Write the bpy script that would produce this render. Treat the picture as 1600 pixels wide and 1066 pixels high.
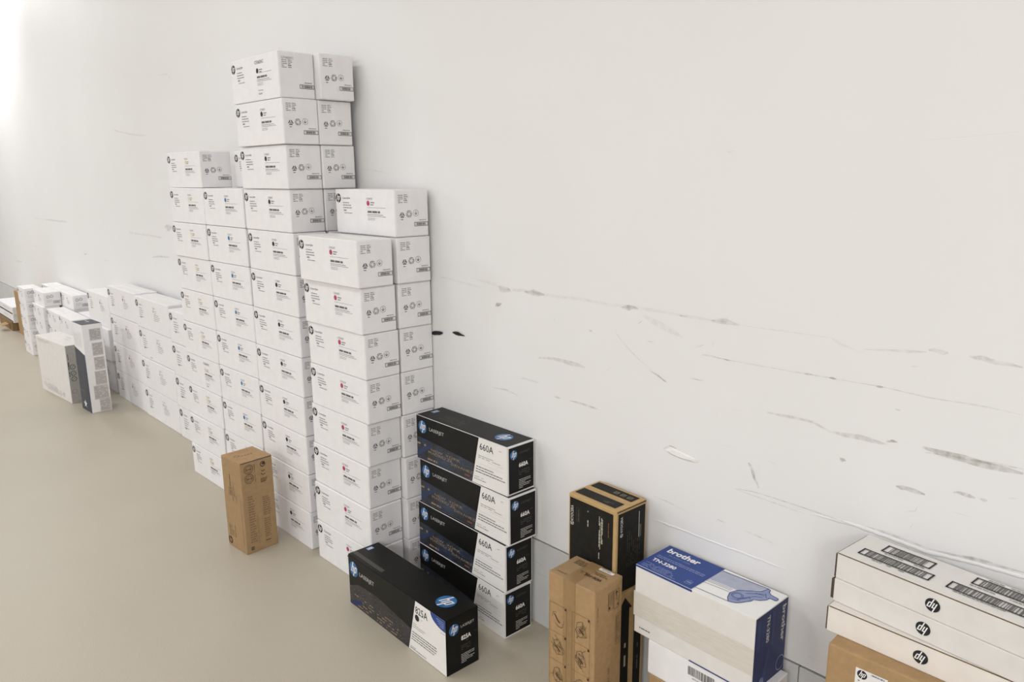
import bpy, bmesh, math, random
import numpy as np
from mathutils import Vector, Matrix
from mathutils.geometry import tessellate_polygon

for o in list(bpy.data.objects): bpy.data.objects.remove(o)
scn = bpy.context.scene
COL = scn.collection
R = random.Random(7)

# ---------------------------------------------------------------- camera
WALL = 1.523                      # the wall stands at y = WALL, floor at z = 0
CAM_F, CAM_H, YAW, PITCH, ROLL = 1179.424, 1.3881, 0.8213, 0.2151, -0.0074
cd = bpy.data.cameras.new('camera'); cam = bpy.data.objects.new('camera', cd); COL.objects.link(cam)
cd.sensor_width = 36; cd.lens = CAM_F / 1600 * 36; cd.clip_start = 0.05; cd.clip_end = 60
fw = Vector((-math.sin(YAW) * math.cos(PITCH), math.cos(YAW) * math.cos(PITCH), -math.sin(PITCH)))
rt = Vector((math.cos(YAW), math.sin(YAW), 0)); up = rt.cross(fw)
r2 = math.cos(ROLL) * rt + math.sin(ROLL) * up; u2 = -math.sin(ROLL) * rt + math.cos(ROLL) * up
M = Matrix((r2, u2, -fw)).transposed().to_4x4(); M.translation = (0, 0, CAM_H)
cam.matrix_world = M
scn.camera = cam

# ---------------------------------------------------------------- world, lamps, exposure
scn.view_settings.view_transform = 'Standard'; scn.view_settings.look = 'None'
scn.view_settings.gamma = 1; scn.view_settings.use_curve_mapping = False
scn.view_settings.exposure = 0.14
wd = bpy.data.worlds.new('world'); scn.world = wd; wd.use_nodes = True
wd.node_tree.nodes['Background'].inputs[0].default_value = (1.0, 0.985, 0.95, 1)
wd.node_tree.nodes['Background'].inputs[1].default_value = 0.30
CEIL = 3.3
LAMPS = [(-8.7, 1.0), (-6.2, 0.0), (-3.1, -0.35), (0.0, -0.45), (2.8, -0.4), (-8.8, -4.8), (-3.6, -4.8), (0.8, -4.8), (3.4, -4.2)]   # ceiling tubes, x / y
LAMP_W = [34, 18, 18, 15, 20, 195, 60, 75, 155]
for (lx, ly), w in zip(LAMPS, LAMP_W):
    ld = bpy.data.lights.new('ceiling_tube_light', 'AREA'); ld.shape = 'RECTANGLE'; ld.size = 1.5; ld.size_y = 0.35
    ld.energy = w; ld.color = (0.97, 0.985, 1.02)
    lo = bpy.data.objects.new('ceiling_tube_light', ld); COL.objects.link(lo); lo.location = (lx, ly, CEIL - 0.12)

# ---------------------------------------------------------------- materials
MATS = {}
def newmat(name):
    m = bpy.data.materials.new(name); m.use_nodes = True; nt = m.node_tree
    return m, nt, nt.nodes['Principled BSDF']
def mat(name, col, rough=0.6, var=0.04, scale=40, bump=0.0, spec=0.35, metal=0, stretch=None, detail=3, col2=None):
    """a plain coloured surface with a little noise in colour and relief"""
    m, nt, p = newmat(name); MATS[name] = m
    p.inputs['Roughness'].default_value = rough; p.inputs['Specular IOR Level'].default_value = spec; p.inputs['Metallic'].default_value = metal
    tc = nt.nodes.new('ShaderNodeTexCoord'); mp = nt.nodes.new('ShaderNodeMapping'); nz = nt.nodes.new('ShaderNodeTexNoise')
    nt.links.new(tc.outputs['Object'], mp.inputs[0]); nt.links.new(mp.outputs[0], nz.inputs['Vector'])
    if stretch: mp.inputs['Scale'].default_value = stretch
    nz.inputs['Scale'].default_value = scale; nz.inputs['Detail'].default_value = detail
    rp = nt.nodes.new('ShaderNodeValToRGB')
    c2 = col2 or [min(1, c * (1 + var)) for c in col]; c1 = col if col2 else [c * (1 - var) for c in col]
    rp.color_ramp.elements[0].position = 0.3; rp.color_ramp.elements[1].position = 0.7
    rp.color_ramp.elements[0].color = (*c1, 1); rp.color_ramp.elements[1].color = (*c2, 1)
    nt.links.new(nz.outputs[0], rp.inputs[0]); nt.links.new(rp.outputs[0], p.inputs['Base Color'])
    if bump:
        b = nt.nodes.new('ShaderNodeBump'); b.inputs['Strength'].default_value = bump; b.inputs['Distance'].default_value = 0.002
        nt.links.new(nz.outputs[0], b.inputs['Height']); nt.links.new(b.outputs[0], p.inputs['Normal'])
    return m
mat('white_card', (0.84, 0.825, 0.825), 0.55, 0.02, 30)
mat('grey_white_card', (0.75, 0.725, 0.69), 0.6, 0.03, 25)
mat('cream_card', (0.80, 0.75, 0.69), 0.6, 0.03, 25)
mat('white_print', (0.82, 0.80, 0.77), 0.5, 0.015, 30)
mat('bright_white', (0.86, 0.85, 0.83), 0.4, 0.01, 30)
mat('kraft', (0.40, 0.255, 0.125), 0.75, 0.07, 60, 0.15)
mat('kraft_pink', (0.365, 0.24, 0.122), 0.75, 0.06, 60, 0.15)
mat('kraft_dark', (0.27, 0.165, 0.075), 0.75, 0.06, 60, 0.15)
mat('kraft_yellow', (0.50, 0.335, 0.15), 0.7, 0.06, 60, 0.1)
mat('corrugated_edge', (0.09, 0.06, 0.045), 0.9, 0.3, 300)
mat('black_card', (0.006, 0.006, 0.0055), 0.42, 0.2, 60, spec=0.22)
mat('black_matte', (0.012, 0.011, 0.009), 0.6, 0.25, 50, spec=0.22)
mat('ink_black', (0.018, 0.018, 0.022), 0.6, 0.1, 50)
mat('ink_grey', (0.14, 0.135, 0.13), 0.6, 0.1, 200)
mat('ink_mid', (0.28, 0.27, 0.26), 0.6, 0.1, 200)
mat('ink_light', (0.56, 0.54, 0.515), 0.6, 0.05, 200)
mat('ink_brown', (0.17, 0.11, 0.055), 0.7, 0.15, 200)
mat('ink_brown_light', (0.25, 0.16, 0.08), 0.7, 0.1, 200)
mat('ink_dark_brown', (0.045, 0.03, 0.02), 0.7, 0.1, 200)
mat('ink_dim', (0.075, 0.07, 0.062), 0.6, 0.15, 200)
mat('ink_pale', (0.56, 0.55, 0.52), 0.6, 0.1, 200)
mat('ink_tan', (0.40, 0.33, 0.22), 0.6, 0.1, 200)
mat('ink_red_brown', (0.20, 0.075, 0.05), 0.6, 0.1, 200)
mat('ink_warm', (0.33, 0.24, 0.15), 0.5, 0.4, 150)
mat('magenta', (0.47, 0.05, 0.11), 0.5, 0.05, 80)
mat('cyan', (0.04, 0.21, 0.47), 0.5, 0.05, 80)
mat('yellow', (0.82, 0.72, 0.45), 0.5, 0.05, 80)
mat('dot_black', (0.015, 0.015, 0.022), 0.5, 0.05, 80)
mat('logo_blue', (0.035, 0.145, 0.36), 0.35, 0.35, 45, col2=None)
mat('deep_blue', (0.018, 0.055, 0.25), 0.45, 0.08, 40, spec=0.4)
mat('navy', (0.011, 0.022, 0.105), 0.45, 0.15, 25, spec=0.4)
mat('navy_soft', (0.028, 0.045, 0.125), 0.45, 0.1, 25)
mat('blue_line', (0.015, 0.035, 0.17), 0.5, 0.05, 60)
mat('pale_blue_ink', (0.26, 0.31, 0.50), 0.5, 0.06, 60)
mat('lilac_hatch', (0.52, 0.54, 0.62), 0.5, 0.05, 60)
mat('hologram', (0.30, 0.42, 0.68), 0.3, 0.3, 120)
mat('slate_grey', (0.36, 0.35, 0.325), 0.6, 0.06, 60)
mat('slate_dark', (0.055, 0.06, 0.075), 0.5, 0.12, 40)
mat('tape_grey', (0.665, 0.62, 0.55), 0.35, 0.05, 30, stretch=(1, 8, 8))
mat('tape_clear_white', (0.87, 0.85, 0.82), 0.3, 0.02, 40)
mat('tape_brown', (0.31, 0.195, 0.085), 0.32, 0.08, 40, spec=0.5)
mat('lamp_housing', (0.75, 0.75, 0.73), 0.4, 0.02, 20)
# city lights print: dark photo with blue and warm glints, printed on the black cartons
def city(name, cool):
    m, nt, p = newmat(name); MATS[name] = m; p.inputs['Roughness'].default_value = 0.42
    tc = nt.nodes.new('ShaderNodeTexCoord'); mp = nt.nodes.new('ShaderNodeMapping'); mp.inputs['Scale'].default_value = (14, 14, 22); mp.inputs['Rotation'].default_value = (0, 0.5, 0)
    nz = nt.nodes.new('ShaderNodeTexNoise'); nz.inputs['Scale'].default_value = 1.0; nz.inputs['Detail'].default_value = 4
    rp = nt.nodes.new('ShaderNodeValToRGB'); e = rp.color_ramp.elements
    e[0].position = 0.36; e[0].color = (0.012, 0.013, 0.016, 1); e[1].position = 0.62
    e[1].color = (0.02, 0.034, 0.072, 1) if cool else (0.030, 0.027, 0.033, 1)
    if cool:
        x = e.new(0.5); x.color = (0.016, 0.024, 0.04, 1); x = e.new(0.75); x.color = (0.04, 0.07, 0.15, 1)
    vz = nt.nodes.new('ShaderNodeTexNoise'); vz.inputs['Scale'].default_value = 260 if cool else 170; vz.inputs['Detail'].default_value = 1
    gt = nt.nodes.new('ShaderNodeValToRGB'); gt.color_ramp.elements[0].position = 0.60; gt.color_ramp.elements[1].position = 0.74
    gt.color_ramp.elements[1].color = (0.10, 0.075, 0.05, 1) if cool else (0.15, 0.10, 0.065, 1)
    ad = nt.nodes.new('ShaderNodeMixRGB'); ad.blend_type = 'ADD'; ad.inputs[0].default_value = 1
    nt.links.new(tc.outputs['Object'], mp.inputs[0]); nt.links.new(mp.outputs[0], nz.inputs['Vector']); nt.links.new(tc.outputs['Object'], vz.inputs['Vector'])
    nt.links.new(nz.outputs[0], rp.inputs[0]); nt.links.new(vz.outputs[0], gt.inputs[0])
    nt.links.new(rp.outputs[0], ad.inputs[1]); nt.links.new(gt.outputs[0], ad.inputs[2]); nt.links.new(ad.outputs[0], p.inputs['Base Color'])
city('city_night', True); city('city_dots', False)
# wall paint: off-white with broad, faint unevenness
def wallmat():
    m, nt, p = newmat('wall_paint'); MATS['wall_paint'] = m
    p.inputs['Roughness'].default_value = 0.55; p.inputs['Specular IOR Level'].default_value = 0.3
    tc = nt.nodes.new('ShaderNodeTexCoord')
    n1 = nt.nodes.new('ShaderNodeTexNoise'); n1.inputs['Scale'].default_value = 1.6; n1.inputs['Detail'].default_value = 5
    r1 = nt.nodes.new('ShaderNodeValToRGB'); r1.color_ramp.elements[0].position = 0.3; r1.color_ramp.elements[1].position = 0.7
    r1.color_ramp.elements[0].color = (0.805, 0.80, 0.795, 1); r1.color_ramp.elements[1].color = (0.83, 0.823, 0.818, 1)
    n2 = nt.nodes.new('ShaderNodeTexNoise'); n2.inputs['Scale'].default_value = 180; n2.inputs['Detail'].default_value = 2
    b = nt.nodes.new('ShaderNodeBump'); b.inputs['Strength'].default_value = 0.10; b.inputs['Distance'].default_value = 0.001
    nt.links.new(tc.outputs['Object'], n1.inputs['Vector']); nt.links.new(tc.outputs['Object'], n2.inputs['Vector'])
    nt.links.new(n1.outputs[0], r1.inputs[0]); nt.links.new(r1.outputs[0], p.inputs['Base Color'])
    nt.links.new(n2.outputs[0], b.inputs['Height']); nt.links.new(b.outputs[0], p.inputs['Normal'])
wallmat()
def floormat():
    m, nt, p = newmat('floor_vinyl'); MATS['floor_vinyl'] = m
    p.inputs['Specular IOR Level'].default_value = 0.45
    tc = nt.nodes.new('ShaderNodeTexCoord')
    n1 = nt.nodes.new('ShaderNodeTexNoise'); n1.inputs['Scale'].default_value = 2.2; n1.inputs['Detail'].default_value = 6
    n2 = nt.nodes.new('ShaderNodeTexNoise'); n2.inputs['Scale'].default_value = 320; n2.inputs['Detail'].default_value = 2
    r1 = nt.nodes.new('ShaderNodeValToRGB'); r1.color_ramp.elements[0].position = 0.32; r1.color_ramp.elements[1].position = 0.7
    r1.color_ramp.elements[0].color = (0.50, 0.448, 0.358, 1); r1.color_ramp.elements[1].color = (0.53, 0.478, 0.384, 1)
    r2_ = nt.nodes.new('ShaderNodeValToRGB'); r2_.color_ramp.elements[0].position = 0.3; r2_.color_ramp.elements[1].position = 0.7
    r2_.color_ramp.elements[0].color = (0.86, 0.86, 0.86, 1); r2_.color_ramp.elements[1].color = (1, 1, 1, 1)
    mx = nt.nodes.new('ShaderNodeMixRGB'); mx.blend_type = 'MULTIPLY'; mx.inputs[0].default_value = 1
    rr = nt.nodes.new('ShaderNodeMapRange'); rr.inputs['To Min'].default_value = 0.36; rr.inputs['To Max'].default_value = 0.5
    for n in (n1, n2): nt.links.new(tc.outputs['Object'], n.inputs['Vector'])
    nt.links.new(n1.outputs[0], r1.inputs[0]); nt.links.new(n2.outputs[0], r2_.inputs[0])
    nt.links.new(r1.outputs[0], mx.inputs[1]); nt.links.new(r2_.outputs[0], mx.inputs[2]); nt.links.new(mx.outputs[0], p.inputs['Base Color'])
    nt.links.new(n1.outputs[0], rr.inputs['Value']); nt.links.new(rr.outputs[0], p.inputs['Roughness'])
floormat()
mat('baseboard_grey', (0.66, 0.665, 0.66), 0.5, 0.05, 9, detail=6)
mat('gap_dark', (0.025, 0.025, 0.025), 0.9, 0.1, 50)
mat('ceiling_white', (0.80, 0.80, 0.81), 0.8, 0.02, 5)
mat('far_wall_paint', (0.74, 0.74, 0.74), 0.7, 0.02, 3)
mat('marker_black', (0.012, 0.012, 0.014), 0.6, 0.1, 50)
mat('bare_plaster', (0.87, 0.86, 0.83), 0.9, 0.05, 300, 0.4)
def scuffmat(name, col, alpha):
    """rubbed-on dirt: patchy, partly see-through"""
    m, nt, p = newmat(name); MATS[name] = m; p.inputs['Base Color'].default_value = (*col, 1); p.inputs['Roughness'].default_value = 0.7
    tc = nt.nodes.new('ShaderNodeTexCoord'); nz = nt.nodes.new('ShaderNodeTexNoise'); nz.inputs['Scale'].default_value = 60; nz.inputs['Detail'].default_value = 5
    mr = nt.nodes.new('ShaderNodeMapRange'); mr.inputs['From Min'].default_value = 0.38; mr.inputs['From Max'].default_value = 0.66
    mr.inputs['To Min'].default_value = alpha * 0.25; mr.inputs['To Max'].default_value = alpha
    nt.links.new(tc.outputs['Object'], nz.inputs['Vector']); nt.links.new(nz.outputs[0], mr.inputs['Value']); nt.links.new(mr.outputs[0], p.inputs['Alpha'])
for i in range(1, 11): scuffmat('scuff_%d' % i, (0.30, 0.272, 0.20), (i / 10) ** 1.3 * 0.75)
scuffmat('scuff_blue', (0.28, 0.30, 0.34), 0.5)
def lampmat():
    m, nt, p = newmat('lamp_diffuser'); MATS['lamp_diffuser'] = m
    p.inputs['Emission Color'].default_value = (1, 0.97, 0.91, 1); p.inputs['Emission Strength'].default_value = 1.0
lampmat()

# ---------------------------------------------------------------- mesh helpers
def link(name, me, parent=None, loc=None):
    o = bpy.data.objects.new(name, me); COL.objects.link(o)
    if parent: o.parent = parent
    if loc: o.location = loc
    return o
def tag(o, label=None, cat=None, group=None, kind=None):
    if label: o['label'] = label
    if cat: o['category'] = cat
    if group: o['group'] = group
    if kind: o['kind'] = kind
    return o
_cache = {}
def box_mesh(x0, x1, y0, y1, z0, z1, m, bev=0.0015, seg=2, key=None):
    key = key or ('box', round(x0, 4), round(x1, 4), round(y0, 4), round(y1, 4), round(z0, 4), round(z1, 4), m, bev)
    if key in _cache: return _cache[key]
    bm = bmesh.new()
    bmesh.ops.create_cube(bm, size=1)
    for v in bm.verts: v.co = Vector(((x0 + x1) / 2 + v.co.x * (x1 - x0), (y0 + y1) / 2 + v.co.y * (y1 - y0), (z0 + z1) / 2 + v.co.z * (z1 - z0)))
    if bev: bmesh.ops.bevel(bm, geom=list(bm.edges), offset=bev, segments=seg, affect='EDGES', profile=0.5)
    me = bpy.data.meshes.new('box'); bm.to_mesh(me); bm.free(); me.materials.append(MATS[m]); _cache[key] = me
    return me
_txt = {}
def text_polys(s, bold=0.0, shear=0.0):
    k = (s, bold, shear)
    if k in _txt: return _txt[k]
    cu = bpy.data.curves.new('t', 'FONT'); cu.body = s; cu.size = 1; cu.resolution_u = 2; cu.offset = bold; cu.shear = shear; cu.fill_mode = 'FRONT'
    o = bpy.data.objects.new('t', cu); COL.objects.link(o)
    dg = bpy.context.evaluated_depsgraph_get(); me = bpy.data.meshes.new_from_object(o.evaluated_get(dg))
    vs = [v.co.copy() for v in me.vertices]; ps = [[(vs[i].x, vs[i].y) for i in p.vertices] for p in me.polygons]
    bpy.data.objects.remove(o); bpy.data.curves.remove(cu); bpy.data.meshes.remove(me)
    xs = [p[0] for q in ps for p in q] or [0, 1]; ys = [p[1] for q in ps for p in q] or [0, 1]
    _txt[k] = (ps, min(xs), max(xs), min(ys), max(ys)); return _txt[k]

class Print:
    """flat print on one face of a carton; (s, t) = metres from the face's top left corner, t downwards"""
    def __init__(self): self.polys = []; self.cur = None; self.T = lambda s, t: (s, t)
    def part(self, name): self.cur = name; return self
    def poly(self, pts, m, layer=0, raw=False):
        pts = [self.T(*p) for p in pts]
        if len(pts) <= 4 or raw: self.polys.append((pts, m, layer, self.cur)); return
        for tri in tessellate_polygon([[Vector((a, b, 0)) for a, b in pts]]):
            self.polys.append(([pts[i] for i in tri], m, layer, self.cur))
    def rect(self, s0, t0, s1, t1, m, layer=0): self.poly([(s0, t0), (s1, t0), (s1, t1), (s0, t1)], m, layer)
    def line(self, a, b, w, m, layer=1):
        dx, dy = b[0] - a[0], b[1] - a[1]; l = math.hypot(dx, dy) or 1e-6; nx, ny = -dy / l * w / 2, dx / l * w / 2
        self.poly([(a[0] + nx, a[1] + ny), (b[0] + nx, b[1] + ny), (b[0] - nx, b[1] - ny), (a[0] - nx, a[1] - ny)], m, layer)
    def path(self, pts, w, m, layer=1, close=False):
        pts = list(pts) + ([pts[0]] if close else [])
        for a, b in zip(pts, pts[1:]): self.line(a, b, w, m, layer)
    def disc(self, s, t, rs, rt, m, layer=0, n=20): self.poly([(s + rs * math.cos(i * 2 * math.pi / n), t + rt * math.sin(i * 2 * math.pi / n)) for i in range(n)], m, layer)
    def ring(self, s, t, r, w, m, layer=1, n=16):
        for i in range(n):
            a, b = i * 2 * math.pi / n, (i + 1) * 2 * math.pi / n
            self.poly([(s + r * math.cos(a), t + r * math.sin(a)), (s + r * math.cos(b), t + r * math.sin(b)), (s + (r - w) * math.cos(b), t + (r - w) * math.sin(b)), (s + (r - w) * math.cos(a), t + (r - w) * math.sin(a))], m, layer)
    def frame(self, s0, t0, s1, t1, w, m, layer=1):
        self.rect(s0, t0, s1, t0 + w, m, layer); self.rect(s0, t1 - w, s1, t1, m, layer); self.rect(s0, t0, s0 + w, t1, m, layer); self.rect(s1 - w, t0, s1, t1, m, layer)
    def text(self, s, x, base, w, h, m, layer=1, rot=0, bold=0.0, shear=0.0):
        """lettering fitted into w x h with its lower left corner at (x, base), turned by rot degrees about it"""
        ps, x0, x1, y0, y1 = text_polys(s, bold, shear); kx, ky = w / (x1 - x0), h / (y1 - y0); c, sn = math.cos(math.radians(rot)), math.sin(math.radians(rot))
        for q in ps:
            out = []
            for a, b in q:
                u, v = (a - x0) * kx, (b - y0) * ky
                out.append((x + u * c - v * sn, base - (u * sn + v * c)))
            self.poly(out, m, layer, raw=True)
    def words(self, s0, t, s1, h, m, layer=1, rnd=None, rot=0, fill=0.85):
        """a line of print too small to read: word-sized dashes"""
        rnd = rnd or R; x = 0; L = s1 - s0; c, sn = math.cos(math.radians(rot)), math.sin(math.radians(rot))
        while x < L - h:
            w = min(L - x, h * rnd.uniform(1.2, 5.0))
            if rnd.random() < fill:
                P = [(x, 0), (x + w, 0), (x + w, h), (x, h)]
                self.poly([(s0 + a * c - b * sn, t - (a * sn + b * c)) for a, b in P], m, layer)
            x += w + h * 0.6
    def hp(self, s, t, r, disc='ink_black', ink='bright_white', layer=1, turn=0, kx=1.0):
        n = 26; c, sn = math.cos(turn), math.sin(turn)
        f = lambda x, y: (s + (x * c - y * sn) * r * kx, t - (x * sn + y * c) * r)
        self.poly([f(math.cos(i * 2 * math.pi / n), math.sin(i * 2 * math.pi / n)) for i in range(n)], disc, layer)
        sh = 0.36; g = lambda x, y: f(x + sh * y, y)
        for a, b, e, d in ((-.50, -.33, -.42, .97), (-.33, -.02, .27, .43), (-.16, .01, -.42, .36), (.14, .31, -.97, .43), (.31, .62, .27, .43), (.50, .67, -.36, .36), (.31, .62, -.42, -.27)):
            self.poly([g(a, e), g(b, e), g(b, d), g(a, d)], ink, layer + 1)
    def barcode(self, s0, t0, s1, t1, m, layer=1, n=28, rnd=None, vertical=True):
        rnd = rnd or R; x = s0; u = (s1 - s0) / (n * 2.2)
        while x < s1 - u:
            w = u * rnd.choice((0.7, 1, 1.5, 2.2)); self.rect(x, t0, min(s1, x + w), t1, m, layer); x += w + u * rnd.choice((0.7, 1, 1.6))
    def build(self, face, L, D, H, name=None, off=0.0006):
        """one mesh for each printed block that stands apart: [(part name, mesh), ...]"""
        name = name or face + '_print'; out = []
        for cur in dict.fromkeys(p[3] for p in self.polys):
            P = [p for p in self.polys if p[3] == cur]; n = len(P)
            lo = np.array([np.min(p[0], axis=0) for p in P]); hi = np.array([np.max(p[0], axis=0) for p in P])
            size = (hi - lo).max(1); gap = np.maximum(0, np.maximum(lo[:, None] - hi[None], lo[None] - hi[:, None]))
            near = np.sqrt((gap ** 2).sum(2)) <= np.maximum(.0195, .49 * np.maximum(size[:, None], size[None]))
            todo = set(range(n))
            while todo:
                s = {todo.pop()}; fr = list(s)
                while fr:
                    k = fr.pop(); nb = [j for j in np.nonzero(near[k])[0] if j in todo]
                    todo.difference_update(nb); s.update(nb); fr += nb
                V, F, MI, mats = [], [], [], []
                for k in sorted(s):
                    pts, m, lay, _ = P[k]; o = off + 0.00035 * lay; i0 = len(V)
                    for q, t in pts: V.append({'front': (-L + q, -o, H - t), 'end': (o, q, H - t), 'top': (-L + q, D - t, H + o)}[face])
                    if m not in mats: mats.append(m)
                    F.append(list(range(i0, len(V)))); MI.append(mats.index(m))
                me = bpy.data.meshes.new(cur or name); me.from_pydata(V, [], F)
                for m in mats: me.materials.append(MATS[m])
                want = {'front': Vector((0, -1, 0)), 'end': Vector((1, 0, 0)), 'top': Vector((0, 0, 1))}[face]
                me.polygons.foreach_set('material_index', MI); me.update()
                bm = bmesh.new(); bm.from_mesh(me); bm.normal_update()
                bmesh.ops.reverse_faces(bm, faces=[f for f in bm.faces if f.normal.dot(want) < 0]); bm.to_mesh(me); bm.free()
                out.append((cur or name, me))
        return out
def carton(name, label, group, P, body, prints={}, bev=0.003, flap=None, cat='box'):
    """one carton: origin at its front right bottom corner, x along its length towards -L; children are its printed faces and flaps"""
    x, y, a, L, D, H, z0 = P
    o = link(name, box_mesh(-L, 0, 0, D, 0, H, body, bev)); o.location = (x, y, z0); o.rotation_euler = (0, 0, a)
    tag(o, label, cat, group)
    fl = None
    if flap: fl = link('end_flap', box_mesh(-0.0004, 0.0012, 0.003, D - 0.003, 0.003, H - 0.003, flap, 0.0005, 1), o)
    for face, blocks in prints.items():
        for pname, me in blocks:
            ch = link(pname, me, fl if face == 'end' and fl else o)
            if face == 'end' and fl: ch.location = (0.0012, 0, 0)
    return o
ORD = ['', 'first', 'second', 'third', 'fourth', 'fifth', 'sixth', 'seventh', 'eighth', 'ninth', 'tenth', 'eleventh', 'twelfth']

# ---------------------------------------------------------------- the room
X0, X1, Y0 = -14.0, 5.0, -7.0
def slab(name, x0, x1, y0, y1, z0, z1, m, kind='structure', parent=None):
    o = link(name, box_mesh(x0, x1, y0, y1, z0, z1, m, 0), parent)
    if kind and not parent: o['kind'] = kind
    return o
slab('floor', X0, X1, Y0, WALL + 0.2, -0.1, 0, 'floor_vinyl')
slab('ceiling', X0, X1, Y0, WALL + 0.2, CEIL, CEIL + 0.1, 'ceiling_white')
wall = slab('wall_back', X0, X1, WALL, WALL + 0.2, 0.2885, CEIL, 'wall_paint')
slab('wall_left', X0 - 0.2, X0, Y0, WALL + 0.2, 0, CEIL, 'far_wall_paint')
slab('wall_right', X1, X1 + 0.2, Y0, WALL + 0.2, 0, CEIL, 'far_wall_paint')
slab('wall_front', X0, X1, Y0 - 0.2, Y0, 0, CEIL, 'far_wall_paint')
base = slab('baseboard_back', X0, X1, WALL + 0.012, WALL + 0.2, 0, 0.2885, 'gap_dark')
jx = -0.677; xs = [jx]
while xs[0] > X0 + 0.1: xs.insert(0, max(X0, xs[0] - 2.4))
while xs[-1] < X1 - 0.1: xs.append(min(X1, xs[-1] + 2.4))
for a, b in zip(xs, xs[1:]):
    link('panel', box_mesh(a + 0.0012, b - 0.0012, WALL - 0.001, WALL + 0.014, 0.0, 0.2825, 'baseboard_grey', 0.001, 1), base)

# ceiling lamps
for i, ((lx, ly), w) in enumerate(zip(LAMPS, LAMP_W)):
    lo = link('ceiling_lamp', box_mesh(-0.8, 0.8, -0.2, 0.2, -0.08, 0.0, 'lamp_housing', 0.004), None, (lx, ly, CEIL))
    tag(lo, 'long white ceiling tube lamp above the %s, %s of the room' % (['far cartons', 'low white row', 'tall carton tower', 'black cartons', 'near corner', 'far floor', 'middle floor', 'near floor', 'near end wall'][i], 'wall side' if i < 5 else 'open side'), 'lamp', 'ceiling tube lamps')
    link('diffuser', box_mesh(-0.76, 0.76, -0.17, 0.17, -0.092, -0.079, 'lamp_diffuser', 0.003), lo)

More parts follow.
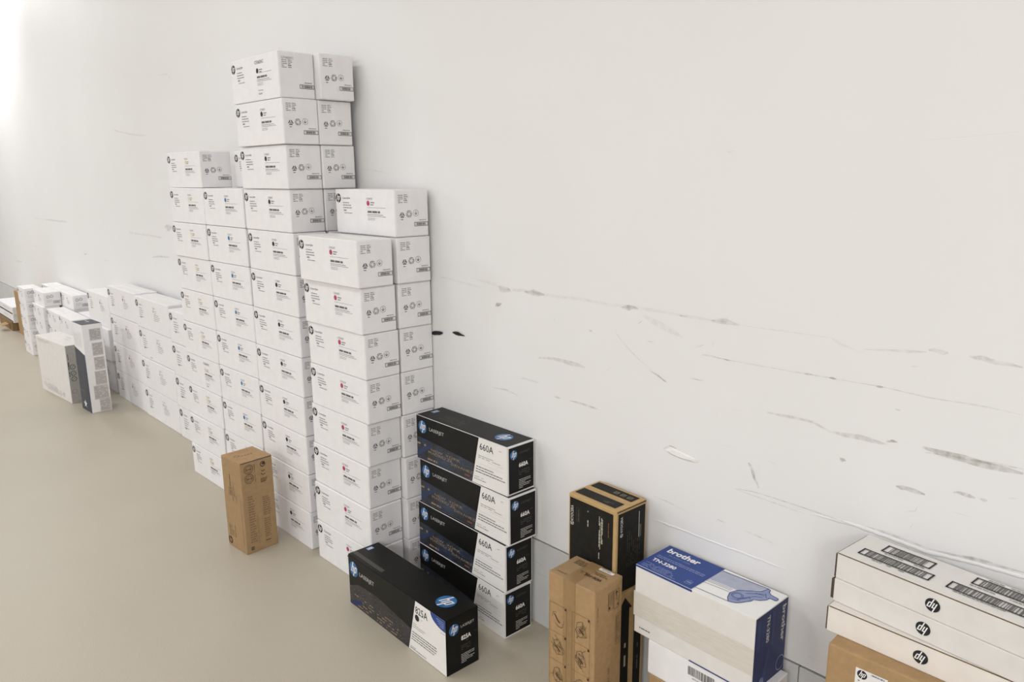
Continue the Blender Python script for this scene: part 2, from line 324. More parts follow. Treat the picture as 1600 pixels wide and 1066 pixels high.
# scrapes, scratches and dirt on the wall: thin smears of their own shape
SC=[([(-1.814,1.074),(-1.716,1.066),(-1.674,1.055),(-1.583,1.059),(-1.506,1.056),(-1.39,1.059),(-1.256,1.056),(-1.164,1.06),(-1.033,1.056),(-0.92,1.056)],5.3,0.25,0),
([(-1.695,1.059),(-1.674,1.054),(-1.636,1.054)],13.7,0.35,0),
([(-1.58,1.056),(-1.544,1.058),(-1.498,1.056)],11.2,0.4,0),
([(-1.218,1.053),(-1.194,1.057),(-1.164,1.057)],10.0,0.5,0),
([(-1.039,1.056),(-1.017,1.056)],4.7,0.5,0),
([(-0.95,1.053),(-0.912,1.057),(-0.875,1.054)],8.9,0.45,0),
([(-0.875,1.054),(-0.793,1.055),(-0.738,1.056),(-0.665,1.056)],3.5,0.25,0),
([(-0.666,1.057),(-0.65,1.048),(-0.6,1.035)],4.0,0.25,0),
([(-0.601,1.042),(-0.541,1.051),(-0.483,1.057)],4.4,0.3,0),
([(-0.48,1.062),(-0.465,1.062),(-0.446,1.061)],7.3,0.45,0),
([(-0.412,1.061),(-0.389,1.061),(-0.366,1.057),(-0.326,1.056)],5.8,0.45,0),
([(-0.971,0.969),(-0.894,0.969),(-0.845,0.969),(-0.71,0.971),(-0.658,0.972),(-0.562,0.974),(-0.472,0.97),(-0.375,0.973),(-0.315,0.971)],2.0,0.4,0),
([(-0.916,0.969),(-0.891,0.968)],3.3,0.7,0),
([(-0.718,0.97),(-0.7,0.972)],4.2,0.7,0),
([(-0.664,0.972),(-0.648,0.972)],4.1,0.7,0),
([(-0.568,0.973),(-0.555,0.974)],3.9,0.65,0),
([(-0.797,0.866),(-0.746,0.868),(-0.691,0.869),(-0.654,0.858)],4.9,0.4,0),
([(-0.654,0.856),(-0.584,0.86),(-0.534,0.859)],6.7,0.38,0),
([(-0.538,0.864),(-0.528,0.868),(-0.517,0.869)],3.9,0.8,0),
([(-0.471,0.869),(-0.399,0.865),(-0.303,0.866)],11.1,0.55,0),
([(-0.465,0.861),(-0.379,0.868),(-0.304,0.874)],3.7,0.35,0),
([(-0.511,0.777),(-0.492,0.778),(-0.457,0.777)],7.2,0.7,0),
([(-0.409,0.797),(-0.392,0.799),(-0.372,0.797)],6.2,0.6,0),
([(-0.364,0.797),(-0.352,0.798)],4.9,0.6,0),
([(-0.863,0.663),(-0.819,0.669),(-0.766,0.67),(-0.654,0.669),(-0.581,0.666)],2.3,0.55,0),
([(-0.626,0.804),(-0.62,0.802),(-0.613,0.802)],5.6,0.6,0),
([(-1.125,0.905),(-1.097,0.894),(-1.067,0.882)],3.0,0.65,0),
([(-0.528,0.934),(-0.518,0.934)],3.2,0.6,0),
([(-1.238,0.988),(-1.206,0.96),(-1.153,0.924),(-1.105,0.901)],2.0,0.4,0),
([(-1.105,0.901),(-1.07,0.883)],3.3,0.7,0),
([(-1.525,0.867),(-1.46,0.876),(-1.394,0.874),(-1.338,0.872)],7.4,0.4,0),
([(-1.601,0.791),(-1.569,0.793),(-1.517,0.792)],6.0,0.3,0),
([(-1.722,0.736),(-1.661,0.741),(-1.61,0.735)],4.1,0.35,0),
([(-1.455,0.764),(-1.429,0.763)],3.8,0.5,0),
([(-1.396,0.764),(-1.343,0.765),(-1.281,0.762)],3.7,0.5,0),
([(-2.039,0.864),(-2.007,0.869),(-1.974,0.874)],11.2,1,1),
([(-1.922,0.884),(-1.891,0.884),(-1.859,0.882)],7.8,1,1),
([(-1.706,0.999),(-1.696,1.005),(-1.679,1.011)],7.9,0.7,0),
([(-1.151,1.044),(-1.087,1.024),(-1.026,1.005)],11.2,0.18,0),
([(-1.162,1.019),(-1.148,1.028)],3.3,0.4,0),
([(-1.134,0.978),(-1.109,0.979)],2.6,0.6,0),
([(-0.971,0.97),(-0.945,0.972),(-0.915,0.969)],2.5,0.5,0),
([(-0.999,0.907),(-0.962,0.906)],2.5,0.35,0),
([(-1.274,0.868),(-1.245,0.89)],2.6,0.25,0),
([(-1.326,0.978),(-1.312,0.978)],4.4,0.4,0),
([(-1.461,0.997),(-1.452,0.982)],2.2,0.3,0),
([(-0.833,0.737),(-0.823,0.723),(-0.816,0.704),(-0.803,0.683)],5.4,0.28,2),
([(-1.095,0.571),(-1.042,0.568),(-0.984,0.559)],2.6,0.4,0),
([(-0.906,0.57),(-0.883,0.569)],3.3,0.55,0),
([(-0.838,0.567),(-0.794,0.565),(-0.747,0.56)],2.4,0.5,0),
([(-0.49,0.73),(-0.47,0.738),(-0.467,0.752)],1.7,0.4,0),
([(-0.408,0.758),(-0.375,0.758)],1.9,0.35,0),
([(-0.476,0.699),(-0.472,0.711)],1.7,0.4,0),
([(-0.436,0.721),(-0.436,0.743)],1.5,0.25,0),
([(-0.992,0.983),(-0.966,0.995)],2.5,0.35,0),
([(-0.943,0.99),(-0.941,1.005)],2.7,0.35,0),
([(-1.002,0.907),(-0.961,0.908)],2.5,0.3,0),
([(-0.478,1.002),(-0.481,1.011)],1.5,0.3,0),
([(-0.508,1.025),(-0.495,1.027)],2.5,0.35,0),
([(-0.887,0.853),(-0.856,0.857)],2.1,0.25,0),
([(-0.907,0.761),(-0.863,0.763)],2.2,0.25,0),
([(-0.795,0.757),(-0.748,0.75)],1.8,0.25,0),
([(-0.323,0.814),(-0.305,0.817)],3.6,0.25,0),
([(-7.38,1.059),(-7.016,1.062),(-6.699,1.066)],8.4,0.35,0),
([(-7.868,1.054),(-7.338,1.058)],7.1,0.25,0),
([(-5.2,1.055),(-4.86,1.056),(-4.592,1.055)],7.0,0.3,0),
([(-4.817,0.925),(-4.667,0.942),(-4.512,0.947)],6.9,0.35,0),
([(-4.539,1.116),(-4.421,1.118)],25.2,0.35,0),
([(-6.333,0.838),(-6.233,0.847)],10.7,0.4,0),
([(-7.954,0.802),(-7.885,0.801)],11.9,0.35,0),
([(-8.886,0.596),(-8.602,0.612)],9.8,0.3,0),
([(-5.835,0.83),(-5.664,0.839)],5.4,0.2,0),
([(-4.38,1.927),(-4.267,1.922),(-4.187,1.877)],6.2,0.22,0),
([(-5.28,1.689),(-4.958,1.648),(-4.66,1.628)],5.5,0.3,0),
([(-2.433,1.418),(-2.329,1.41),(-2.257,1.403)],3.3,0.3,0),
([(-0.93,1.436),(-0.911,1.438)],2.0,0.35,0),
([(-0.532,1.446),(-0.372,1.455)],1.2,0.18,0),
([(-3.137,1.955),(-3.169,1.908)],3.0,0.15,0),
([(-1.976,1.066),(-1.876,1.058),(-1.766,1.049)],5.2,0.16,0),
([(-1.99,0.751),(-1.913,0.763)],2.7,0.25,0),
([(-1.996,0.602),(-1.892,0.598)],2.7,0.25,0),
([(-1.544,0.213),(-1.499,0.213)],3.2,0.5,0),
([(-1.538,0.176),(-1.476,0.179)],2.8,0.4,0),
([(-0.667,0.302),(-0.652,0.305)],2.4,0.5,0),
([(-0.658,0.323),(-0.625,0.324)],2.0,0.35,0),
([(-0.863,0.663),(-0.689,0.658)],2.1,0.5,0)]

def smear(pts, w, seed):
    rn = random.Random(seed); P = []
    for a, b in zip(pts, pts[1:]):
        n = max(2, int(math.hypot(b[0] - a[0], b[1] - a[1]) / 0.03))
        for k in range(n): P.append((a[0] + (b[0] - a[0]) * k / n, a[1] + (b[1] - a[1]) * k / n))
    P.append(pts[-1]); N = len(P); V, F = [], []
    for i, (x, z) in enumerate(P):
        q = P[min(N - 1, i + 1)]; r = P[max(0, i - 1)]; dx, dz = q[0] - r[0], q[1] - r[1]; l = math.hypot(dx, dz) or 1
        e = min(1, (i + 0.45) / 1.8, (N - 0.55 - i) / 1.8); hw = w / 2 * max(0.12, e) * rn.uniform(0.65, 1.2); j = rn.uniform(-.12, .12) * w
        V += [(x - dz / l * hw, 0, z + dx / l * hw + j), (x + dz / l * hw, 0, z - dx / l * hw + j)]
    for i in range(N - 1): F.append((2 * i, 2 * i + 1, 2 * i + 3, 2 * i + 2))
    me = bpy.data.meshes.new('smear'); me.from_pydata(V, [], F); me.update(); return me
for i, (pts, w, st, k) in enumerate(SC):
    me = smear(pts, w / 1000 * (1.5 if w > 3.6 else 1.1), i)
    me.materials.append(MATS['marker_black' if k == 1 else 'scuff_blue' if k == 2 else 'scuff_%d' % max(1, round(st * 10))])
    o = link('black_mark' if k == 1 else 'scuff_mark', me, base if pts[0][1] < 0.28 else wall, (0, WALL - 0.0012 - 0.00006 * i - (0.001 if pts[0][1] < .28 else 0), 0))
# raised paint ridges and the bare chip
def ridge(name, pts, r, m):
    V, F = [], []; P = []; rn = random.Random(len(pts))
    for a, b in zip(pts, pts[1:]):
        for k in range(8): P.append((a[0] + (b[0] - a[0]) * k / 8, a[1] + (b[1] - a[1]) * k / 8 + rn.uniform(-.0008, .0008)))
    P.append(pts[-1])
    for i, (x, z) in enumerate(P):
        rr = r * min(1, (i + .3) / 4, (len(P) - .7 - i) / 4) * rn.uniform(.85, 1.15)
        for k in range(5):
            a = -math.pi / 2 + k * math.pi / 4; V.append((x, WALL - 0.45 * rr * math.cos(a) + 0.0005, z + rr * math.sin(a)))
    for i in range(len(P) - 1):
        for k in range(4): F.append((5 * i + k, 5 * i + 5 + k, 5 * i + 6 + k, 5 * i + k + 1))
    me = bpy.data.meshes.new(name); me.from_pydata(V, [], F); me.update(); me.materials.append(MATS[m])
    for p in me.polygons: p.use_smooth = True
    return link(name, me, wall)
ridge('paint_ridge', [(-1.108, .502), (-1.025, .504), (-.872, .505), (-.836, .507), (-.70, .507)], 0.0035, 'wall_paint')
ridge('paint_ridge', [(-.689, .660), (-.584, .667), (-.527, .664), (-.446, .659), (-.352, .668), (-.28, .671), (-.05, .672)], 0.0045, 'wall_paint')
for k, (a, b) in enumerate((((-.56, .674), (-.44, .669)), ((-.44, .669), (-.27, .683)), ((-.40, .672), (-.33, .682)))):
    me = smear([a, ((a[0] + b[0]) / 2, (a[1] + b[1]) / 2 + .001), b], 0.005, 90 + k); me.materials.append(MATS['scuff_5']); link('scuff_mark', me, wall, (0, WALL - 0.0036, 0))
cp = [(-1.067, .704), (-1.049, .717), (-1.038, .715), (-.999, .71), (-.967, .704), (-.974, .695), (-1.012, .693), (-1.052, .697)]
me = bpy.data.meshes.new('paint_chip'); n = len(cp)
me.from_pydata([(x, WALL - .0008, z) for x, z in cp] + [(-1.02 + (x + 1.02) * .7, WALL - .004, .704 + (z - .704) * .6) for x, z in cp], [], [tuple(range(n, 2 * n))] + [(i, (i + 1) % n, n + (i + 1) % n, n + i) for i in range(n)])
me.materials.append(MATS['bare_plaster']); me.update(); link('paint_chip', me, wall)
me = smear([(-1.07, .707), (-1.05, .721), (-1.03, .718)], .004, 99); me.materials.append(MATS['scuff_7']); link('scuff_mark', me, wall, (0, WALL - .0046, 0))

# ---------------------------------------------------------------- white toner cartons
CL, CDp, CH = 0.3563, 0.1312, 0.15
def icon_triangle(p, s, t, r, m='ink_black'):
    a = [(s + r * math.cos(math.radians(90 + 120 * k)), t - r * math.sin(math.radians(90 + 120 * k))) for k in range(3)]
    for k in range(3):
        q = a[k]; w = a[(k + 1) % 3]
        p.line((q[0] + (w[0] - q[0]) * .2, q[1] + (w[1] - q[1]) * .2), (q[0] + (w[0] - q[0]) * .8, q[1] + (w[1] - q[1]) * .8), r * .22, m)
    p.text('20', s - r * .35, t + r * .25, r * .7, r * .5, m)
def icon_recycle(p, s, t, r, m='ink_black'):
    for k in range(3):
        a0 = math.radians(90 + 120 * k)
        p.path([(s + r * math.cos(a0 + d), t - r * math.sin(a0 + d)) for d in (-.85, -.35, .35, .85)], r * .13, m)
        p.path([(s + r * .62 * math.cos(a0 + d), t - r * .62 * math.sin(a0 + d)) for d in (-.8, 0, .8)], r * .11, m)
        p.line((s + r * math.cos(a0 + .85), t - r * math.sin(a0 + .85)), (s + r * .5 * math.cos(a0 + 1.0), t - r * .5 * math.sin(a0 + 1.0)), r * .13, m)
def icon_arrow(p, s, t, r, m='ink_black'):
    p.ring(s, t, r, r * .10, 'ink_mid', n=18); p.line((s, t - r * .55), (s, t + r * .5), r * .13, m)
    p.path([(s - r * .5, t - r * .05), (s, t + r * .5), (s + r * .5, t - r * .05)], r * .13, m)
def front_white(dot, alt=False):
    p = Print(); rn = random.Random(3)
    p.part('logo').hp(.0205, .031, .0155); p.part('text_print')
    p.text('LaserJet', .0475, .0355, .049, .0088 if not alt else .010, 'ink_grey')
    for k, (w, m) in enumerate(((.042, 'ink_mid'), (.056, 'ink_mid'), (.054, 'ink_mid'))): p.words(.0485, .0475 + k * .0085, .0485 + w, .0028, m, rnd=rn, fill=1)
    p.text('508X' if not alt else '508XC', .052, .0745, .019, .0052, 'ink_grey', bold=.02)
    p.words(.056, .082, .105, .0022, 'ink_mid', rnd=rn, fill=1)
    p.part('model_print')
    if alt:
        p.text('CF360XC', .190, .030, .066, .011, 'ink_grey'); d = .052
    else:
        p.text({'dot_black': 'CF360X', 'cyan': 'CF361X', 'yellow': 'CF362X', 'magenta': 'CF363X'}[dot], .1965, .034, .037, .0066, 'ink_mid'); d = .0455
    p.disc(.206, d, .0083, .0083, dot, 1)
    p.words(.221, d - .001, .243, .0026, 'ink_grey' if dot != 'yellow' else 'ink_mid', rnd=rn); p.words(.221, d + .006, .238, .0026, 'ink_grey', rnd=rn); p.words(.252, d - .0005, .272, .0018, 'ink_mid', rnd=rn)
    p.line((.200, .0595), (.3085, .0595), .0009, 'ink_mid')
    p.words(.2015, .0765, .2745, .0064, 'ink_grey', rnd=rn, fill=1)
    p.words(.200, .0828, .292, .0014, 'ink_grey', rnd=rn, fill=1); p.words(.200, .088, .306, .0014, 'ink_mid', rnd=rn, fill=1)
    p.words(.202, .0945, .245, .0014, 'ink_mid', rnd=rn, fill=1); p.words(.202, .0995, .243, .0014, 'ink_mid', rnd=rn, fill=1)
    if alt: p.words(.205, .118, .24, .002, 'ink_mid', rnd=rn); p.text('XL,XC', .207, .131, .026, .006, 'ink_grey', bold=.02)
    return p.build('front', CL, CDp, CH)
def end_white(alt=False):
    p = Print(); rn = random.Random(5); dt = .012 if alt else 0; p.part('text_print')
    if alt: p.text('CF360XC', .012, .026, .044, .0075, 'ink_mid')
    for k in range(5):
        p.words(.0125, .0195 + k * .0057 + dt, .0125 + (.02, .018, .022, .009, .018)[k], .0022, 'ink_mid', rnd=rn, fill=1)
        p.words(.0355, .0190 + k * .0057 + dt, .0355 + (.015, .017, .012, .012, .016)[k], .0022 if k != 3 else .003, 'ink_grey' if k == 3 else 'ink_mid', rnd=rn, fill=1)
    if not alt:
        p.part('symbol_print'); icon_triangle(p, .0268, .0808, .0118); p.words(.0215, .0955, .032, .0022, 'ink_grey', rnd=rn, fill=1)
        icon_recycle(p, .0535, .0779, .0105); icon_arrow(p, .0802, .0755, .0105)
    p.part('barcode_print'); p.words(.0925, .0995, .1202, .0022, 'ink_grey' if alt else 'ink_mid', rnd=rn, fill=1)
    p.frame(.0735, .1045, .1275, .1175, .0014, 'ink_black'); p.barcode(.081, .1072, .121, .1148, 'ink_grey', n=16, rnd=rn)
    return p.build('end', CL, CDp, CH)
FRONT = {c: front_white(c) for c in ('dot_black', 'cyan', 'yellow', 'magenta')}
FRONT_ALT = {c: front_white(c, True) for c in ('dot_black', 'yellow')}
END, END_ALT = end_white(), end_white(True)
def white_carton(label, group, x, y, a, lev, dot, alt=False, hidden=False):
    pr = {'front': (FRONT_ALT if alt else FRONT)[dot], 'end': END_ALT if alt and dot == 'dot_black' else END}
    y = min(y, WALL - 0.0015 - CDp)
    return carton('toner_carton', label, group, (x, y, a, CL, CDp, CH - 0.0014, (lev - 1) * CH), 'white_card', pr, flap='white_card')
TOW = {
 'M': [[-2.0421,1.2442,.0217],[-2.0453,1.2453,.0177],[-2.0478,1.2493,.0135],[-2.0415,1.2512,.0145],[-2.0309,1.2502,.0152],[-2.0288,1.2489,.0104],[-2.0278,1.2427,.0119],[-2.0176,1.231,.0202]],
 'K': [[-2.4579,1.2388,.0106],[-2.457,1.2419,.0106],[-2.4615,1.2453,.0106],[-2.4629,1.2466,.0116],[-2.461,1.2478,.0142],[-2.4597,1.2489,.0171],[-2.4522,1.2456,.0131],[-2.4504,1.2436,.0082],[-2.455,1.2434,.0118],[-2.4451,1.2367,.0102],[-2.4327,1.228,.0105],[-2.4425,1.2286,.0132]],
 'C': [[-2.8366,1.2459,.026],[-2.8449,1.2463,.026],[-2.841,1.2463,.026],[-2.8358,1.2464,.03],[-2.8349,1.2479,.0334],[-2.8313,1.2463,.0291],[-2.8319,1.2443,.0249],[-2.8352,1.2441,.026],[-2.8309,1.2416,.0244]],
 'Y': [[-3.2203,1.2283,.0296],[-3.2115,1.2317,.0321],[-3.2043,1.2329,.0197],[-3.2000,1.2348,.0175],[-3.1945,1.233,.0219],[-3.1915,1.2331,.0175],[-3.1935,1.2342,.0133],[-3.1945,1.2298,.0247],[-3.1915,1.2317,.0203],[-3.2088,1.2379,.0145]],
 'Mb': [[-2.0225,1.3836,.0028],[-2.0245,1.3836,.0028],[-2.0265,1.3846,.0028],[-2.0344,1.3853,.0029],[-2.0339,1.3888,.0028],[-2.0329,1.3891,.0004],[-2.0288,1.3847,-.0028],[-2.0194,1.3799,-.0029],[-2.0163,1.3752,.0021]],
 'Kb': [[-2.4465,1.3858,.006]] * 8 + [[-2.4543,1.3780,.008],[-2.4411,1.3695,.0051],[-2.4335,1.3610,.0100],[-2.4091,1.3615,.0049]],
 'Cb': [[-2.8345,1.3862,.008]] * 9 + [[-2.8330,1.3800,.008]],
}
for i, (x, y, a) in enumerate(TOW['Y']): white_carton('white toner carton with yellow dot, %s from the floor in its column' % ORD[i + 1], 'white cartons of the yellow-dot column', x, y, a, i + 1, 'yellow', alt=(i == 3))
for i, (x, y, a) in enumerate(TOW['C']): white_carton('white toner carton with blue dot, %s from the floor in its column' % ORD[i + 1], 'white cartons of the blue-dot column', x, y, a, i + 1, 'cyan')
for i, (x, y, a) in enumerate(TOW['K']): white_carton('white toner carton with black dot, %s from the floor in the tallest column' % ORD[i + 1], 'white cartons of the black-dot column', x, y, a, i + 1, 'dot_black', alt=(i == 11))
for i, (x, y, a) in enumerate(TOW['M']): top_m = white_carton('white toner carton with magenta dot, %s from the floor in the front column' % ORD[i + 1], 'white cartons of the magenta-dot front column', x, y, a, i + 1, 'magenta')
for i, (x, y, a) in enumerate(TOW['Mb']): top_mb = white_carton('white toner carton against the wall behind the magenta-dot front column, %s from the floor' % ORD[i + 1], 'white cartons at the wall behind the magenta-dot column', x, y, a, i + 1, 'magenta')
for i, (x, y, a) in enumerate(TOW['Kb']): white_carton('white toner carton against the wall behind the black-dot column, %s from the floor' % ORD[i + 1], 'white cartons at the wall behind the black-dot column', x, y, a, i + 1, 'dot_black')
for i, (x, y, a) in enumerate(TOW['Cb']): white_carton('white toner carton against the wall behind the blue-dot column, %s from the floor' % ORD[i + 1], 'white cartons at the wall behind the blue-dot column', x, y, a, i + 1, 'cyan')

for o in (top_m, top_mb): link('tape', box_mesh(-CL + .002, -.002, CDp * .3, CDp * .7, CH - .0018, CH - .0008, 'tape_clear_white', 0), o)

# ---------------------------------------------------------------- low row of longer white cartons
QL, QD, QH = 0.5274, 0.128, 0.1813
def front_long(dot, H=QH, L=QL, seed=11, alt=False):
    p = Print(); rn = random.Random(seed)
    p.part('logo').hp(.032, .040, .020); p.part('text_print'); p.text('LaserJet', .068, .050, .050, .0105, 'ink_grey')
    for k, w in enumerate((.05, .065, .06, .045, .06)): p.words(.068, .066 + k * .0125, .068 + w, .0032, 'ink_mid', rnd=rn, fill=1)
    p.text('508A', .075, .122, .022, .0065, 'ink_grey', bold=.02)
    p.part('model_print'); p.text('CF361A', .29, .046, .040, .0075, 'ink_mid'); p.disc(.297, .060, .0075, .0085, dot, 1)
    for k, w in enumerate((.05, .045, .075, .09, .085, .06)): p.words(.30 if k > 1 else .315, .060 + k * .0105, .30 + w, .0024, 'ink_mid' if k != 2 else 'ink_grey', rnd=rn, fill=1)
    if alt: p.words(.16, .165, .20, .003, 'ink_mid', rnd=rn)
    return p.build('front', L, QD, H)
def end_long(H=QH):
    p = Print(); rn = random.Random(4)
    for k in range(5): p.words(.012, .022 + k * .007, .05, .0026, 'ink_mid', rnd=rn, fill=1)
    icon_triangle(p, .027, .095, .012); icon_recycle(p, .054, .095, .011); icon_arrow(p, .081, .094, .011)
    p.frame(.07, .125, .122, .138, .0014, 'ink_black'); p.barcode(.078, .128, .115, .135, 'ink_grey', n=16, rnd=rn)
    return p.build('end', QL, QD, H)
FL = [front_long('magenta'), front_long('ink_light', seed=13), front_long('ink_light', seed=17, alt=True)]; EL = end_long()
def top_tape(L, D, H):
    return box_mesh(-L + .002, -.002, D * .38, D * .62, H - .0004, H + .0006, 'tape_clear_white', 0)
for col, (xr, word, fi, hq) in enumerate(((-4.709, 'left', 0, .1830), (-4.1665, 'middle', 1, .1815), (-3.6225, 'right', 1, .1780))):
    for lev in range(1, 5):
        dx = R.uniform(-.003, .003); yy = 1.3668 + R.uniform(-.002, .002)
        o = carton('toner_carton', 'long white carton in the low wall row, %s stack, %s from the floor' % (word, ORD[lev]), 'long white cartons of the low row', (xr + dx, yy, .012, QL, QD, hq - .0018, (lev - 1) * hq), 'white_card',
                   {'front': FL[2] if (col == 1 and lev == 3) else FL[fi], 'end': EL}, flap='white_card', bev=.0042)
        if lev == 4: link('tape', top_tape(QL, QD, hq - .0018), o)
# next stack to the left: three taller cartons
FO = front_long('ink_grey', H=.215, L=.48, seed=19)
for lev, (dy) in enumerate((0.0, -.012, .012)):
    carton('toner_carton', 'tall-sided white carton beside the low row, %s' % ('on the floor', 'in the middle of its stack of three', 'topmost of its stack of three')[lev], 'tall-sided white cartons left of the low row',
           (-5.318 + (0, .012, 0)[lev], 1.366 + dy, .006, .48, .128, .2142, lev * .215), 'white_card', {'front': FO}, flap='white_card', bev=.004)

# ---------------------------------------------------------------- far stack
SL, SD, SH = 0.342, 0.117, 0.109
def front_small(dot, L=SL):
    p = Print(); rn = random.Random(23); p.part('logo').hp(.024, .026, .0135); k = L / SL; p.part('text_print')
    for j, w in enumerate((.05, .06, .045)): p.words(.046, .030 + j * .013, .046 + w * k, .0035, 'ink_mid', rnd=rn, fill=1)
    p.part('model_print'); p.disc(.19 * k, .034, .007, .008, dot, 1)
    for j, w in enumerate((.05, .07, .06)): p.words(.185 * k, .052 + j * .010, (.185 + w) * k, .003, 'ink_mid', rnd=rn, fill=1)
    return p.build('front', L, SD, SH)
def end_small():
    p = Print(); rn = random.Random(29)
    icon_recycle(p, .030, .034, .0115, 'ink_grey'); icon_recycle(p, .055, .031, .0115, 'ink_grey')
    for j in range(3): p.words(.020, .060 + j * .008, .055, .003, 'ink_light', rnd=rn, fill=1)
    p.frame(.062, .066, .108, .084, .0022, 'ink_grey'); p.barcode(.070, .071, .100, .080, 'ink_mid', n=9, rnd=rn)
    return p.build('end', SL, SD, SH)
FS, FSA, ES = front_small('ink_black'), front_small('ink_grey', .252), end_small()
FSR = front_small('ink_red_brown')
def far(word, rowname, xr, y, lev, L=SL, fr=None, a=0.0, tape=False):
    o = carton('toner_carton', 'small white carton in the far stack, %s, %s row, %s from the floor' % (word, rowname, ORD[lev]), 'small white cartons of the far stack',
               (xr, y, a, L, SD, SH - .0006, (lev - 1) * SH), 'white_card', {'front': fr or FS, 'end': ES}, flap='white_card')
    if tape: link('tape', box_mesh(-L + .002, -.002, SD * .36, SD * .64, SH - .001, SH + .0002, 'tape_clear_white', 0), o)
for lev in range(1, 6):
    far('leftmost column', 'front', -6.966 + (0, .006, -.004, .003, 0)[lev - 1], 1.212, lev, .252, FSA, tape=lev == 5)
    far('leftmost column', 'wall', -6.966, 1.385, lev, .252, FSA, tape=lev == 5)
    far('second column', 'front', -6.604 + (0, .004, .003, .006, .004)[lev - 1], 1.262 + (0, -.004, -.008, -.010, .006)[lev - 1], lev, tape=lev == 5)
    far('second column', 'wall', -6.617, 1.388, lev, tape=lev == 5)
    far('third column', 'wall', -6.270, 1.388, lev, tape=lev == 5)
for lev in range(1, 5):
    far('third column', 'front', -6.172, 1.262, lev, SL, FSR if lev == 4 else FS, tape=lev == 4)
    far('fourth column', 'front', -5.826, 1.264, lev, tape=lev == 4)
    far('fourth column', 'wall', -5.826, 1.390, lev, SL, tape=lev == 4)

# cartons beyond the far stack
o = carton('brown_carton', 'tall plain brown carton standing behind the far white stack', None, (-7.60, 1.335, 0, .53, .16, .40, 0), 'kraft')
link('tape', box_mesh(-.29, -.24, -.0008, .161, .02, .4008, 'tape_brown', 0), o)
o = carton('low_brown_carton', 'low open-flapped brown carton on the floor at the far left', None, (-8.28, 1.305, 0, .58, .19, .088, 0), 'kraft_dark')
link('flap', box_mesh(-.16, -.02, -.055, -.002, .070, .074, 'kraft', .0008), o).rotation_euler = (.25, 0, 0)
for k, (z, h, w) in enumerate(((.088, .076, 'lower'), (.164, .072, 'upper'))):
    p = Print(); p.rect(.02, h - .016, .70, h - .004, 'ink_black'); p.words(.3, .03, .6, .006, 'ink_light', rnd=random.Random(k))
    carton('flat_white_carton', 'flat white carton with dark stripe on the low brown carton, %s of two' % w, 'flat white cartons at the far left', (-8.19 + .01 * k, 1.31, 0, .72, .17, h - .0006, z), 'white_card', {'front': p.build('front', .72, .17, h)})

# ---------------------------------------------------------------- two printer cartons in front of the far stack
p = Print(); rn = random.Random(31)
p.words(.04, .022, .27, .006, 'ink_light', rnd=rn); p.words(.05, .032, .20, .004, 'ink_light', rnd=rn)
p.text('LaserJet', .095, .292, .07, .013, 'ink_light'); p.words(.05, .318, .30, .006, 'ink_light', rnd=rn)
for k in range(3): p.words(.05 + .03 * k, .330 + k * .011, .43, .006, 'ink_light', rnd=rn)
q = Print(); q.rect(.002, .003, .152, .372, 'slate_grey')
for t in (.140, .181, .218): q.ring(.030, t, .016, .003, 'ink_black', n=16); q.line((.022, t + .006), (.038, t - .006), .002, 'ink_black')
q.ring(.024, .298, .014, .0015, 'ink_grey'); q.words(.010, .20, .10, .004, 'ink_black', rnd=rn, rot=90); q.words(.012, .13, .09, .003, 'ink_black', rnd=rn, rot=90)
w = Print(); w.words(.25, .05, .33, .008, 'ink_light', rnd=rn); w.words(.30, .08, .42, .006, 'ink_light', rnd=rn)
PW = (-5.2563, 1.0855, .0949, .5351, .1538, .3754, 0)
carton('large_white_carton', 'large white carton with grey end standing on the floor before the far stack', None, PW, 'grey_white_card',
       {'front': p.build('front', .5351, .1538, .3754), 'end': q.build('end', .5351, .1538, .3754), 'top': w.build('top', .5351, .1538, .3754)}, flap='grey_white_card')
PT = (-4.9372, 1.1201, .0513, .179, .113, .5447, 0)
p = Print(); p.poly([(.001, .150), (.178, .183), (.178, .544), (.001, .544)], 'slate_dark'); p.poly([(.170, .181), (.178, .183), (.178, .544), (.172, .544)], 'navy', 1)
for k in range(6): p.words(.03 + k * .022, .14, .03 + k * .022 + .09, .004, 'ink_light', rnd=rn, rot=90)
p.frame(.012, .42, .075, .50, .002, 'ink_mid', 2)
p.poly([(.075, .475), (.085, .492), (.105, .495), (.088, .505), (.092, .525), (.075, .512), (.058, .525), (.062, .505), (.045, .495), (.066, .492)], 'bright_white', 2)
q = Print()
for s0, t0, s1, t1 in ((.037, .028, .101, .099), (.0435, .114, .1025, .193), (.0455, .202, .1035, .281), (.040, .288, .104, .375), (.024, .377, .105, .463), (.048, .461, .109, .540)):
    q.rect(s0, t0, s1, t1, 'ink_light'); 
    for k in range(9): q.words(s0 + .004, t0 + .010 + k * (t1 - t0 - .012) / 9, s1 - .004, .003, 'ink_mid', rnd=rn)
w = Print(); w.rect(.002, .002, .177, .111, 'slate_dark'); w.words(.03, .05, .10, .01, 'ink_light', rnd=rn); w.words(.10, .07, .15, .007, 'ink_mid', rnd=rn)
carton('tall_carton', 'tall white and navy carton with grey picture squares standing on the floor', None, PT, 'white_card',
       {'front': p.build('front', .179, .113, .5447), 'end': q.build('end', .179, .113, .5447), 'top': w.build('top', .179, .113, .5447)})

